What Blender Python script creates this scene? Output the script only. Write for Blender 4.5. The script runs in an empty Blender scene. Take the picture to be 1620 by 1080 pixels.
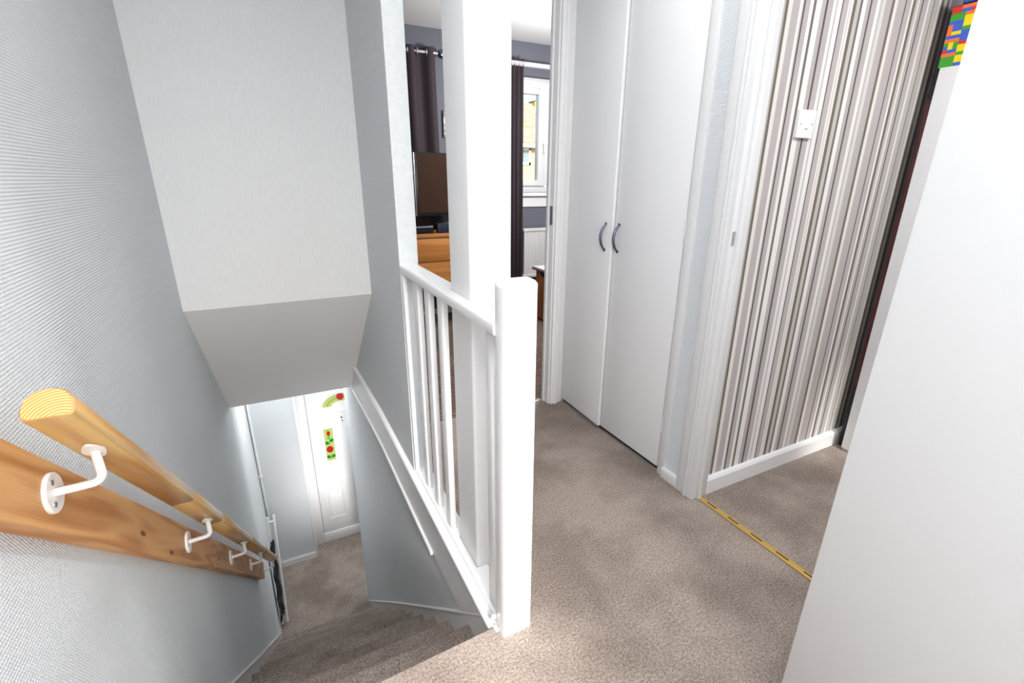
import bpy, bmesh, math, random
from mathutils import Vector, Matrix
random.seed(7)
S = bpy.context.scene
C = S.collection
PI = math.pi

# ------------------------------------------------------------------ camera
yaw, pit, rol, FPX = math.radians(26.916), math.radians(18.769), math.radians(-0.2905), 748.86
fw = Vector((math.sin(yaw) * math.cos(pit), math.cos(yaw) * math.cos(pit), -math.sin(pit)))
r0 = Vector((math.cos(yaw), -math.sin(yaw), 0))
d0 = fw.cross(r0)
r1 = math.cos(rol) * r0 + math.sin(rol) * d0
d1 = -math.sin(rol) * r0 + math.cos(rol) * d0
cam = bpy.data.cameras.new('camera')
cam.sensor_width = 36.0
cam.lens = FPX / 1620 * 36.0
cam.clip_start = 0.02
co = bpy.data.objects.new('camera', cam)
C.objects.link(co)
m = Matrix((r1, -d1, -fw)).transposed().to_4x4()
m.translation = Vector((0, 0, 1.2))
co.matrix_world = m
S.camera = co

# ------------------------------------------------------------------ light
S.view_settings.view_transform = 'Standard'
S.view_settings.look = 'None'
S.view_settings.gamma = 1.0
S.view_settings.use_curve_mapping = False
S.view_settings.exposure = 0.22

W = bpy.data.worlds.new('sky')
S.world = W
W.use_nodes = True
nt = W.node_tree
sky = nt.nodes.new('ShaderNodeTexSky')
sky.sky_type = 'NISHITA'
sky.sun_disc = False
sky.sun_elevation = math.radians(32)
sky.sun_rotation = math.radians(180)
sky.air_density = 1.0
sky.dust_density = 3.0
nt.nodes['Background'].inputs['Strength'].default_value = 0.30
nt.links.new(sky.outputs[0], nt.nodes['Background'].inputs[0])


def lamp(name, kind, loc, energy, direction=None, size=None, size_y=None, color=(1, 1, 1), shape='RECTANGLE', angle=None, radius=None, spread=None):
    l = bpy.data.lights.new(name, kind)
    l.energy = energy
    l.color = color
    if kind == 'AREA':
        l.shape = shape
        l.size = size
        if size_y:
            l.size_y = size_y
    if spread:
        l.spread = spread
    if radius:
        l.shadow_soft_size = radius
    if kind == 'SUN':
        l.angle = angle
    o = bpy.data.objects.new(name, l)
    C.objects.link(o)
    o.location = loc
    if direction:
        o.rotation_euler = Vector(direction).to_track_quat('-Z', 'Y').to_euler()
    return o


SUN_EL = math.radians(30)
lamp('sun', 'SUN', (0, -8, 8), 6.0, (0.02, math.cos(SUN_EL), -math.sin(SUN_EL)), angle=math.radians(9), color=(1, 0.98, 0.95))
lamp('landing_fill', 'AREA', (0.88, 1.15, 2.31), 5.5, (0, 0, -1), 0.7, shape='DISK', color=(0.965, 0.98, 1.0))  # added fill, out of view, brightens the landing and cupboard
lamp('stairhead_fill', 'AREA', (0.04, 0.0, 2.31), 27, (0, 0, -1), 0.7, shape='DISK', color=(0.965, 0.98, 1.0))  # unseen fill added over the stairhead to lift the stairwell
lamp('landing_window_light', 'AREA', (0.22, -1.45, 1.25), 19, (0, 1, 0.0), 0.56, 1.8, color=(0.94, 0.97, 1.0))
lamp('hall_fill', 'POINT', (0.02, 4.20, -0.42), 10, color=(0.98, 0.99, 1.0), radius=0.10)  # added fill hidden above the soffit line, for the lower stairs
lamp('hall_fill', 'POINT', (1.35, 4.40, -0.75), 18, color=(0.98, 0.99, 1.0), radius=0.12)  # second added hall fill, out of sight behind the stair wall
lamp('box_room_fill', 'AREA', (1.8, 0.1, 2.30), 18, (0, 0, -1), 0.6, shape='DISK', color=(0.975, 0.985, 1.0))  # unseen fill added to light the striped wall
lamp('bedroom_fill', 'POINT', (2.1, 3.0, 1.75), 62, color=(1, 0.99, 0.98), radius=0.12)  # added fill behind the jamb, lifts bedroom walls and ceiling


# ------------------------------------------------------------------ materials
def srgb(r, g, b):
    f = lambda c: (c / 12.92 if c <= 0.04045 else ((c + 0.055) / 1.055) ** 2.4)
    return (f(r / 255), f(g / 255), f(b / 255), 1)


def mat(name, col, rough=0.5, metal=0.0, spec=None):
    M = bpy.data.materials.new(name)
    M.use_nodes = True
    b = M.node_tree.nodes['Principled BSDF']
    b.inputs['Base Color'].default_value = col
    b.inputs['Roughness'].default_value = rough
    b.inputs['Metallic'].default_value = metal
    if spec is not None:
        b.inputs['Specular IOR Level'].default_value = spec
    return M


class NT:
    def __init__(s, M):
        s.t = M.node_tree
        s.b = s.t.nodes['Principled BSDF']
        s.co = s.t.nodes.new('ShaderNodeTexCoord').outputs['Object']

    def n(s, typ, ins=None, **kw):
        x = s.t.nodes.new(typ)
        for k, v in kw.items():
            setattr(x, k, v)
        for k, v in (ins or {}).items():
            if hasattr(v, 'is_output'):
                s.t.links.new(v, x.inputs[k])
            else:
                x.inputs[k].default_value = v
        return x

    def mapping(s, scale=(1, 1, 1), rot=(0, 0, 0)):
        return s.n('ShaderNodeMapping', {'Vector': s.co, 'Scale': scale, 'Rotation': rot}).outputs[0]

    def ramp(s, fac, stops, interp='LINEAR'):
        r = s.n('ShaderNodeValToRGB', {'Fac': fac})
        r.color_ramp.interpolation = interp
        e = r.color_ramp.elements
        while len(e) < len(stops):
            e.new(0.5)
        for i, (p, c) in enumerate(stops):
            e[i].position = p
            e[i].color = c
        return r.outputs[0]

    def noise(s, vec, scale, detail=2, rough=0.5):
        return s.n('ShaderNodeTexNoise', {'Vector': vec, 'Scale': scale, 'Detail': detail, 'Roughness': rough}).outputs[0]

    def bump(s, h, strength=0.3, dist=0.002):
        b = s.n('ShaderNodeBump', {'Height': h, 'Strength': strength, 'Distance': dist})
        s.t.links.new(b.outputs[0], s.b.inputs['Normal'])

    def color(s, c):
        s.t.links.new(c, s.b.inputs['Base Color'])

    def math(s, op, a, b=None):
        x = s.t.nodes.new('ShaderNodeMath')
        x.operation = op
        for i, v in enumerate([a, b]):
            if v is None:
                continue
            if hasattr(v, 'is_output'):
                s.t.links.new(v, x.inputs[i])
            else:
                x.inputs[i].default_value = v
        return x.outputs[0]

    def sep(s, v):
        x = s.n('ShaderNodeSeparateXYZ', {0: v})
        return x.outputs


def wallpaper(name, col, kind):
    M = mat(name, col, 0.75)
    t = NT(M)
    x, y, z = t.sep(t.co)
    if kind == 'weave':
        a = t.math('SINE', t.math('MULTIPLY', z, 2 * PI / 0.0062))
        u = t.math('ADD', t.math('ADD', y, x), t.math('MULTIPLY', z, 0.55))
        b = t.math('SINE', t.math('MULTIPLY', u, 2 * PI / 0.0052))
        h = t.math('ADD', t.math('MULTIPLY', a, 0.45), t.math('MULTIPLY', b, 0.45))
        nz = t.noise(t.mapping((60, 60, 60)), 1, 2)
        h = t.math('ADD', h, nz)
        t.bump(h, 0.5, 0.0014)
        mx = t.ramp(t.math('ADD', t.math('MULTIPLY', h, 0.4), 0.3), [(0.1, tuple(c * 0.90 for c in col[:3]) + (1,)), (0.9, col)])
        t.color(mx)
    else:
        nz = t.noise(t.mapping((320, 320, 22)), 1, 2)
        t.bump(nz, 0.4, 0.0011)
        t.color(t.ramp(nz, [(0.3, tuple(c * 0.93 for c in col[:3]) + (1,)), (0.7, col)]))
    return M


def carpet_mat(name, dark, light, scale=430, big=3.5, bump=0.9):
    M = mat(name, light, 0.95, spec=0.1)
    t = NT(M)
    v = t.mapping()
    n1 = t.noise(v, scale, 3, 0.75)
    n2 = t.noise(v, scale * 0.35, 2, 0.6)
    n3 = t.noise(v, big, 3, 0.6)
    f = t.math('ADD', t.math('MULTIPLY', n1, 0.7), t.math('MULTIPLY', n2, 0.3))
    c = t.ramp(f, [(0.38, dark), (0.62, light)])
    k = t.ramp(n3, [(0.36, (0.70, 0.685, 0.67, 1)), (0.60, (1, 1, 1, 1))])
    mx = t.n('ShaderNodeMixRGB', {'Fac': 1.0, 'Color1': c, 'Color2': k}, blend_type='MULTIPLY')
    t.color(mx.outputs[0])
    t.bump(f, bump, 0.006)
    return M


def wood_mat(name, dark, light, along, across, rough=0.35, ring=9.0, knots=False):
    """grain runs along the given direction of the object coordinates"""
    M = mat(name, light, rough)
    t = NT(M)
    al, ac = Vector(along).normalized(), Vector(across).normalized()
    th = al.cross(ac)
    dot = lambda d: t.n('ShaderNodeVectorMath', {0: t.co, 1: tuple(d)}, operation='DOT_PRODUCT').outputs['Value']
    base = t.n('ShaderNodeCombineXYZ', {0: dot(al), 1: dot(ac), 2: dot(th)}).outputs[0]
    v = t.n('ShaderNodeMapping', {'Vector': base, 'Scale': (1.4, 13, 13)}).outputs[0]
    w = t.noise(v, 1.0, 2, 0.5)
    wv = t.math('SINE', t.math('MULTIPLY', w, ring * 6))
    fine = t.noise(t.n('ShaderNodeMapping', {'Vector': base, 'Scale': (10, 420, 420)}).outputs[0], 1, 2)
    f = t.math('ADD', t.math('MULTIPLY', t.math('ADD', t.math('MULTIPLY', wv, 0.5), 0.5), 0.6), t.math('MULTIPLY', fine, 0.4))
    c = t.ramp(f, [(0.2, light), (0.85, dark)])
    if knots:
        vk = t.n('ShaderNodeMapping', {'Vector': base, 'Scale': (4.2, 13, 0.01)}).outputs[0]
        vo = t.n('ShaderNodeTexVoronoi', {'Vector': vk, 'Scale': 1.0})
        kf = t.ramp(vo.outputs['Distance'], [(0.05, (1, 1, 1, 1)), (0.11, (0, 0, 0, 1))])
        mx = t.n('ShaderNodeMixRGB', {'Fac': kf, 'Color1': c, 'Color2': srgb(112, 60, 28)})
        c = mx.outputs[0]
    t.color(c)
    t.bump(fine, 0.08, 0.0005)
    return M


PAINT = mat('white_gloss_paint', (0.75, 0.75, 0.755, 1), 0.32)
_t = NT(PAINT)
_t.bump(_t.noise(_t.mapping(), 26, 3), 0.10, 0.004)
SATIN = mat('white_satin_paint', (0.82, 0.82, 0.825, 1), 0.45)
PLASTER = mat('white_emulsion', (0.88, 0.88, 0.88, 1), 0.8)
CEIL = mat('ceiling_emulsion', (0.72, 0.72, 0.71, 1), 0.85)
PAPER = wallpaper('pale_grey_woven_wallpaper', (0.70, 0.73, 0.752, 1), 'weave')
GRAIN = wallpaper('pale_grey_grained_wallpaper', (0.735, 0.75, 0.765, 1), 'grain')
CARPET = carpet_mat('taupe_carpet', srgb(96, 83, 75), srgb(214, 199, 188))
BEDCARPET = carpet_mat('brown_shaggy_carpet', srgb(64, 48, 42), srgb(158, 136, 122), 120, 2.5, 1.0)
SLATE = mat('slate_blue_paint', srgb(106, 108, 118), 0.8)
UPVC = mat('white_upvc', (0.78, 0.78, 0.78, 1), 0.25)
PINE = wood_mat('pine_board', srgb(176, 116, 62), srgb(208, 158, 102), (0, 1, -0.945), (0, 0.945, 1), 0.5, 4.6, knots=True)
OAKRAIL = wood_mat('varnished_pine_rail', srgb(176, 126, 70), srgb(202, 166, 108), (0, 1, -0.945), (0, 0.945, 1), 0.28, 3.4)
ENDGRAIN = mat('rail_end_grain', srgb(205, 150, 86), 0.5)
_t = NT(ENDGRAIN)
_d = _t.n('ShaderNodeVectorMath', {0: _t.co, 1: (0.035, -0.02, 0.20)}, operation='DISTANCE').outputs['Value']
_w = _t.math('SINE', _t.math('MULTIPLY', _d, 2 * PI / 0.0036))
_t.color(_t.ramp(_t.math('MULTIPLY_ADD', _w, 0.5), [(0.0, srgb(178, 116, 56)), (0.6, srgb(222, 172, 108))]))
DRAWERWOOD = wood_mat('oak_veneer', srgb(176, 112, 54), srgb(196, 132, 70), (1, 0, 0), (0, 0, 1), 0.4, 2.4)
DARKWOOD = wood_mat('brown_trunk_wood', srgb(150, 92, 44), srgb(186, 122, 64), (0, 0, 1), (0, 1, 0), 0.5, 2.4)
CREAM = mat('cream_powder_coat', srgb(244, 240, 236), 0.3)
STEEL = mat('screw_steel', (0.55, 0.55, 0.55, 1), 0.3, 1.0)
CHROME = mat('blue_grey_chrome', (0.16, 0.175, 0.24, 1), 0.22, 1.0)
ALU = mat('aluminium_strip', (0.62, 0.62, 0.58, 1), 0.4, 1.0)
BRASS = mat('brass_strip', srgb(214, 178, 100), 0.38, 0.6)
SLOT = mat('dark_slot', srgb(72, 52, 30), 0.7)
BLACK = mat('black_plastic', (0.012, 0.012, 0.014, 1), 0.25)
SCREEN = mat('tv_screen_painted_reflection', (0.045, 0.022, 0.012, 1), 0.12)  # brown in the base colour is a painted room reflection
SILVER = mat('silver_trim', (0.7, 0.7, 0.72, 1), 0.25, 0.8)
NAVY = mat('blue_black_plastic', (0.02, 0.024, 0.05, 1), 0.3)
CURTAIN = mat('purple_brown_curtain', srgb(92, 80, 86), 0.85)
_b = CURTAIN.node_tree.nodes['Principled BSDF']
PLASTIC = mat('white_plastic', (0.86, 0.86, 0.86, 1), 0.3)
DARKCLOTH = mat('black_cloth', (0.025, 0.027, 0.03, 1), 0.9)
_t = NT(DARKCLOTH)
_t.color(_t.ramp(_t.noise(_t.mapping(), 24, 3), [(0.4, (0.012, 0.012, 0.014, 1)), (0.68, (0.10, 0.11, 0.12, 1))]))
SHADOWGAP = mat('seal_and_gap_shade', (0.04, 0.04, 0.045, 1), 0.8)  # dark tone for the door seal and painted cupboard gap shade
DARKRED = mat('dark_red_laminate', srgb(92, 36, 36), 0.2)
RADWHITE = mat('radiator_enamel', (0.74, 0.74, 0.73, 1), 0.35)

GLASS = mat('window_glass', (1, 1, 1, 1), 0.0)
_g = GLASS.node_tree.nodes['Principled BSDF']
_nt = GLASS.node_tree
_tr = _nt.nodes.new('ShaderNodeBsdfTransparent')
_gl = _nt.nodes.new('ShaderNodeBsdfGlossy')
_gl.inputs['Roughness'].default_value = 0.02
_mx = _nt.nodes.new('ShaderNodeMixShader')
_mx.inputs[0].default_value = 0.05
_nt.links.new(_tr.outputs[0], _mx.inputs[1])
_nt.links.new(_gl.outputs[0], _mx.inputs[2])
_nt.links.new(_mx.outputs[0], _nt.nodes['Material Output'].inputs[0])


# ------------------------------------------------------------------ helpers
def box(bm, x0, x1, y0, y1, z0, z1, bev=0.0, seg=2):
    vs = [bm.verts.new((x, y, z)) for x in (x0, x1) for y in (y0, y1) for z in (z0, z1)]
    q = [(0, 1, 3, 2), (4, 6, 7, 5), (0, 4, 5, 1), (2, 3, 7, 6), (0, 2, 6, 4), (1, 5, 7, 3)]
    fs = [bm.faces.new([vs[i] for i in f]) for f in q]
    if bev:
        es = list({e for f in fs for e in f.edges})
        bmesh.ops.bevel(bm, geom=es, offset=bev, segments=seg, profile=0.5, affect='EDGES')
    return fs


def ring(bm, x0, x1, y0, y1, z0, z1, l, r, b, t, bev=0.0):
    """rectangular frame in the XZ plane; l, r, b, t are the widths of its four pieces"""
    box(bm, x0, x0 + l, y0, y1, z0, z1, bev)
    box(bm, x1 - r, x1, y0, y1, z0, z1, bev)
    box(bm, x0 + l, x1 - r, y0, y1, z0, z0 + b, bev)
    box(bm, x0 + l, x1 - r, y0, y1, z1 - t, z1, bev)


def prism(bm, pts, axis, a, b):
    """polygon pts in the two other axes, extruded along axis from a to b"""
    def P(p, t):
        if axis == 'x':
            return (t, p[0], p[1])
        if axis == 'y':
            return (p[0], t, p[1])
        return (p[0], p[1], t)
    A = [bm.verts.new(P(p, a)) for p in pts]
    B = [bm.verts.new(P(p, b)) for p in pts]
    n = len(pts)
    bm.faces.new(A)
    bm.faces.new(B[::-1])
    for i in range(n):
        bm.faces.new((A[i], A[(i + 1) % n], B[(i + 1) % n], B[i]))


def tube(bm, pts, rad, seg=12, caps=True, flat=None):
    """round tube through the points; rad a number or list; flat=(axis,factor) squashes the ring along a world axis"""
    pts = [Vector(p) for p in pts]
    n = len(pts)
    rings = []
    ref = None
    for i, p in enumerate(pts):
        t = (pts[min(i + 1, n - 1)] - pts[max(i - 1, 0)]).normalized()
        if ref is None:
            ref = Vector((0, 0, 1)) if abs(t.z) < 0.9 else Vector((1, 0, 0))
        u = t.cross(ref).normalized()
        v = u.cross(t).normalized()
        ref = v if v.length > 0 else ref
        r = rad[i] if isinstance(rad, (list, tuple)) else rad
        rings.append([bm.verts.new(p + r * (math.cos(2 * PI * k / seg) * u + math.sin(2 * PI * k / seg) * v)) for k in range(seg)])
    for i in range(n - 1):
        for k in range(seg):
            bm.faces.new((rings[i][k], rings[i][(k + 1) % seg], rings[i + 1][(k + 1) % seg], rings[i + 1][k]))
    if caps:
        bm.faces.new(rings[0][::-1])
        bm.faces.new(rings[-1])


def disc(bm, c, normal, rad, th, seg=24, bev=0.0, sx=1.0):
    """short cylinder centred on c, along normal"""
    n = Vector(normal).normalized()
    c = Vector(c)
    u = n.orthogonal().normalized()
    v = n.cross(u)
    prof = [(-th / 2, rad), (th / 2 - bev, rad), (th / 2, rad - bev)] if bev else [(-th / 2, rad), (th / 2, rad)]
    rings = []
    for h, r in prof:
        rings.append([bm.verts.new(c + n * h + r * (math.cos(2 * PI * k / seg) * u * sx + math.sin(2 * PI * k / seg) * v)) for k in range(seg)])
    for i in range(len(rings) - 1):
        for k in range(seg):
            bm.faces.new((rings[i][k], rings[i][(k + 1) % seg], rings[i + 1][(k + 1) % seg], rings[i + 1][k]))
    bm.faces.new(rings[0][::-1])
    bm.faces.new(rings[-1])


def wloc(o):
    v = Vector((0, 0, 0))
    while o:
        v += o.location
        o = o.parent
    return v


def link(name, bm, material, parent=None, smooth=None):
    bmesh.ops.recalc_face_normals(bm, faces=bm.faces)
    me = bpy.data.meshes.new(name)
    if parent:
        bmesh.ops.translate(bm, verts=bm.verts, vec=-wloc(parent))
    bm.to_mesh(me)
    bm.free()
    for k in (material if isinstance(material, (list, tuple)) else [material]):
        me.materials.append(k)
    if smooth:
        me.polygons.foreach_set('use_smooth', [True] * len(me.polygons))
        me.set_sharp_from_angle(angle=math.radians(smooth))
    o = bpy.data.objects.new(name, me)
    C.objects.link(o)
    if parent:
        o.parent = parent
    return o


def part(name, material, parent, fn, smooth=None):
    bm = bmesh.new()
    fn(bm)
    return link(name, bm, material, parent, smooth)


def bpart(name, material, parent, dims, bev=0.0, seg=2):
    bm = bmesh.new()
    box(bm, *dims, bev=bev, seg=seg)
    return link(name, bm, material, parent, 35 if bev else None)


def tag(o, label, cat, group=None, kind=None):
    o['label'] = label
    o['category'] = cat
    if group:
        o['group'] = group
    if kind:
        o['kind'] = kind
    return o


def thing(name, label, cat, loc, group=None, kind=None):
    o = bpy.data.objects.new(name, None)
    o.empty_display_size = 0.1
    C.objects.link(o)
    o.location = loc
    return tag(o, label, cat, group, kind)


def struct(name, label, cat, material, fn, smooth=None):
    o = part(name, material, None, fn, smooth)
    return tag(o, label, cat, None, 'structure')


def copy_part(o, parent, offset):
    c = o.copy()
    C.objects.link(c)
    c.parent = parent
    c.location = o.location + Vector(offset)
    return c


def sk(x, y):
    return x - 0.022 * max(0.0, y - 2.387)


XL, XR = -0.371, 0.422          # stairwell walls
HF = -2.775                     # hall floor
CEILZ = 2.35

# ================================================================== STRUCTURE


def f_landing(bm):
    pts = [(-0.40, -1.40), (2.95, -1.40), (2.95, 1.104), (1.40, 1.104), (1.40, 2.14), (0.43, 2.14), (0.43, 0.905), (-0.40, 0.905)]
    prism(bm, pts, 'z', -0.24, 0.0)
    es = [e for e in bm.edges if all(abs(v.co.y - 0.905) < 1e-4 and abs(v.co.z) < 1e-4 for v in e.verts)]
    bmesh.ops.bevel(bm, geom=es, offset=0.018, segments=4, profile=0.5, affect='EDGES')


struct('floor', 'taupe carpeted upstairs landing floor running into the striped room', 'floor', CARPET, f_landing)
struct('floor_bedroom', 'brown shaggy carpet on the bedroom floor beyond the doorway', 'floor', BEDCARPET,
       lambda bm: box(bm, 0.50, 3.4, 2.14, 4.2, -0.24, -0.002))
struct('floor_hall', 'taupe carpeted hall floor at the foot of the stairs', 'floor', CARPET,
       lambda bm: box(bm, -0.46, 2.3, 3.4, 5.0, HF - 0.1, HF))


def f_wall_left(bm):
    xs = [(-1.4, XL), (2.387, XL), (4.75, sk(XL, 4.75))]
    pts = [(x, y) for y, x in xs] + [(-0.62, 4.75), (-0.62, -1.4)]
    prism(bm, pts, 'z', HF, CEILZ)


struct('wall_left', 'pale grey woven wallpaper wall beside the stairs behind the handrail', 'wall', PAPER, f_wall_left)


def f_wall_stair(bm):
    # upper part, from the landing up; its -Y end shows as the narrow return next to the doorway
    prism(bm, [(XR, 1.76), (0.493, 1.76), (0.493, 4.2), (sk(XR, 4.2), 4.2), (XR, 2.387)], 'z', -0.24, CEILZ)


struct('wall_stair', 'pale grey papered wall between stairwell and bedroom, ending above the banister rail', 'wall', PAPER, f_wall_stair)


def f_wall_under(bm):
    prism(bm, [(XR, 0.93), (0.54, 0.93), (0.54, 3.92), (sk(XR, 3.92), 3.92), (XR, 2.387)], 'z', HF, -0.24)


struct('wall_understairs', 'pale grey papered wall below the landing edge beside the stair treads', 'wall', PAPER, f_wall_under)
struct('wall_hall_back', 'pale wall of the hall behind the stair wall end', 'wall', PAPER,
       lambda bm: box(bm, 0.54, 2.3, 3.82, 3.92, HF, -0.24))
struct('wall_hall_right', 'pale end wall of the downstairs hall', 'wall', PLASTER,
       lambda bm: box(bm, 2.2, 2.3, 3.92, 5.0, HF, -0.24))


def f_bulk(bm):
    box(bm, XL - 0.02, XR + 0.02, 2.387, 2.50, 0.66, CEILZ)


struct('wall_bulkhead', 'pale vertical grained wallpaper face of the bulkhead over the stairs', 'wall', GRAIN, f_bulk)


def f_soffit(bm):
    prism(bm, [(2.387, 0.66), (2.50, 0.66), (3.50, -0.25), (3.40, -0.25)], 'x', XL - 0.06, XR + 0.02)


struct('ceiling_soffit', 'plain white sloping underside of the bulkhead over the stairs', 'ceiling', PLASTER, f_soffit)
struct('ceiling_hall', 'white ceiling of the downstairs hall', 'ceiling', CEIL,
       lambda bm: box(bm, -0.46, 2.3, 3.40, 5.0, -0.25, -0.15))
struct('ceiling', 'plain ceiling over the landing, striped room and bedroom', 'ceiling', CEIL,
       lambda bm: box(bm, -0.62, 3.5, -1.4, 4.5, CEILZ, CEILZ + 0.1))


def f_front(bm):
    box(bm, -0.62, -0.017, 4.75, 5.02, HF, -0.15)
    box(bm, 0.876, 2.3, 4.92, 5.02, HF, -0.15)
    box(bm, -0.017, 0.876, 4.92, 5.02, -0.64, -0.15)


struct('wall_front', 'pale grey wall left of the white front door', 'wall', PAPER, f_front)


def f_rear(bm):
    y0, y1 = -1.50, -1.40
    for x0, x1, z0, z1 in ((-0.62, -0.06, -0.24, CEILZ), (0.50, 2.12, -0.24, CEILZ), (2.30, 2.95, -0.24, CEILZ),
                           (-0.06, 0.50, -0.24, 0.08), (-0.06, 0.50, 2.30, CEILZ), (2.12, 2.30, -0.24, 0.95), (2.12, 2.30, 1.75, CEILZ)):
        box(bm, x0, x1, y0, y1, z0, z1)


struct('wall_rear', 'white wall with window openings behind the viewpoint', 'wall', PLASTER, f_rear)
struct('wall_right', 'white wall at the right end of the landing', 'wall', PLASTER,
       lambda bm: (box(bm, 0.99, 1.39, -1.4, -0.38, 0, CEILZ), box(bm, 1.39, 1.44, -1.4, 0.26, 0, CEILZ), box(bm, 1.37, 1.44, 0.26, 1.09, 2.05, CEILZ)))
struct('wall_box_room', 'white far right wall of the striped room', 'wall', PLASTER,
       lambda bm: box(bm, 2.95, 3.05, -1.5, 1.2, -0.24, CEILZ))

# the striped wall: one face per printed stripe (flat print)
G = {'w': mat('stripe_white', srgb(226, 224, 221), 0.7), 'c': mat('stripe_cream', srgb(222, 216, 210), 0.7),
     'm': mat('stripe_mauve_grey', srgb(178, 171, 170), 0.7), 'g': mat('stripe_greige', srgb(186, 182, 176), 0.7),
     't': mat('stripe_taupe', srgb(108, 100, 92), 0.7), 'd': mat('stripe_dark_brown', srgb(80, 70, 68), 0.7),
     'l': mat('stripe_pale_grey', srgb(208, 206, 203), 0.7)}
KEYS = list(G)
STR = [(1.4627, 'g'), (1.4754, 't'), (1.4937, 'c'), (1.5267, 'm'), (1.5383, 'w'), (1.5442, 'g'), (1.5515, 'd'), (1.5736, 'm'), (1.59, 'w'),
       (1.602, 't'), (1.6293, 'w'), (1.6493, 'm'), (1.6586, 'd'), (1.6851, 'm'), (1.6993, 'w'), (1.7073, 'g'), (1.7297, 'w'), (1.7355, 'd'),
       (1.7622, 'm'), (1.7704, 'w'), (1.7736, 'm'), (1.7869, 'c'), (1.8035, 't'), (1.8236, 'g'), (1.8355, 't'), (1.8577, 'w'), (1.8774, 'm'),
       (1.886, 'd'), (1.9145, 'm'), (1.9318, 'w'), (1.9443, 'g'), (1.9623, 'l'), (1.9987, 'm'), (2.0135, 't'), (2.0321, 'c'), (2.0774, 'm'),
       (2.0835, 'd'), (2.1121, 'm'), (2.1237, 'w'), (2.1394, 't'), (2.1551, 'g'), (2.1631, 'w'), (2.181, 'm'), (2.1878, 'd'), (2.2174, 'm'),
       (2.2276, 'w'), (2.2564, 'g'), (2.2605, 'd'), (2.2877, 'g'), (2.3046, 'c'), (2.3237, 't'), (2.3408, 'g'), (2.36, 't'), (2.95, 'm')]


def f_stripes(bm):
    box(bm, 1.445, 2.95, 1.106, 1.25, 0, CEILZ)
    for f in bm.faces:
        f.material_index = len(KEYS)
    x0 = 1.40
    for x1, k in STR:
        f = bm.faces.new([bm.verts.new(p) for p in ((x0, 1.104, 0), (x1, 1.104, 0), (x1, 1.104, CEILZ), (x0, 1.104, CEILZ))])
        f.material_index = KEYS.index(k)
        x0 = x1


o = part('wall_striped', list(G.values()) + [PAPER], None, f_stripes)
tag(o, 'wall of vertical grey, taupe and white striped wallpaper with light switch', 'wall', None, 'structure')

# wall strip between cupboard and striped room door, and the cupboard's sides
struct('wall_strip', 'narrow strip of pale grey wallpaper between cupboard and doorway', 'wall', PAPER,
       lambda bm: (box(bm, 1.37, 1.44, 1.12, 1.27, 0, CEILZ), box(bm, 1.95, 2.0, 1.2, 2.08, 0, CEILZ), box(bm, 1.37, 1.44, 1.27, 2.09, 2.28, CEILZ)))

# bedroom shell
WZ0, WZ1 = 1.09, 2.09


def f_bed_far(bm):
    y0, y1 = 4.2, 4.42
    for x0, x1, z0, z1 in ((0.4, 0.55, 0, CEILZ), (1.15, 2.14, 0, CEILZ), (3.15, 3.5, 0, CEILZ), (0.55, 1.15, 0, WZ0), (0.55, 1.15, WZ1, CEILZ),
                           (2.14, 3.15, 0, WZ0), (2.14, 3.15, WZ1, CEILZ)):
        box(bm, x0, x1, y0, y1, z0, z1)


struct('wall_bedroom_far', 'slate blue grey bedroom wall around the window', 'wall', SLATE, f_bed_far)
struct('wall_bedroom_right', 'slate grey right bedroom wall', 'wall', SLATE, lambda bm: box(bm, 3.4, 3.5, 2.1, 4.42, 0, CEILZ))
struct('wall_bedroom_left', 'slate grey left bedroom wall', 'wall', SLATE, lambda bm: box(bm, 0.50, 0.515, 2.2, 4.2, 0, CEILZ))
struct('wall_bedroom_near', 'slate grey wall holding the bedroom doorway', 'wall', SLATE,
       lambda bm: (box(bm, 1.335, 3.4, 2.10, 2.15, 0, CEILZ), box(bm, 0.50, 1.335, 2.10, 2.15, 2.08, CEILZ)))
# white band under the window
struct('trim_window_apron', 'white board under the bedroom window sill', 'trim', SATIN, lambda bm: box(bm, 2.05, 3.25, 4.185, 4.2, 0.96, 1.06))
struct('baseboard_bedroom', 'grey painted skirting board at the bedroom far wall', 'baseboard', mat('grey_skirting', srgb(150, 150, 152), 0.6),
       lambda bm: box(bm, 0.515, 3.4, 4.182, 4.2, 0, 0.09, bev=0.004))


def window(name, label, x0, x1, mull, zlo, zhi, sill=True):
    r = thing(name, label, 'window', ((x0 + x1) / 2, 4.30, zlo), kind='structure')
    yf0, yf1 = 4.27, 4.33
    part('window_frame', UPVC, r, lambda bm: (ring(bm, x0, x1, yf0, yf1, zlo, zhi, 0.04, 0.04, 0.07, 0.085, 0.003), box(bm, mull - 0.025, mull + 0.025, yf0, yf1, zlo + 0.07, zhi - 0.085, 0.003)), 35)
    for a, b in ((x0 + 0.035, mull - 0.02), (mull + 0.02, x1 - 0.035)):
        s = part('sash', UPVC, r, lambda bm: ring(bm, a, b, yf0 - 0.02, yf1 - 0.01, zlo + 0.06, zhi - 0.08, 0.06, 0.075, 0.055, 0.055, 0.006), 35)
        bpart('pane', GLASS, s, (a + 0.05, b - 0.06, 4.298, 4.302, zlo + 0.1, zhi - 0.12))
        part('handle', PLASTIC, s, lambda bm: (box(bm, b - 0.032, b - 0.012, yf0 - 0.045, yf0 - 0.02, zlo + 0.44, zlo + 0.47, 0.004), box(bm, b - 0.03, b - 0.014, yf0 - 0.055, yf0 - 0.04, zlo + 0.36, zlo + 0.47, 0.005)))
    if sill:
        bpart('window_sill', SATIN, r, (x0 - 0.03, x1 + 0.06, 4.155, 4.268, zlo - 0.032, zlo, ), 0.006)
    return r


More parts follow.
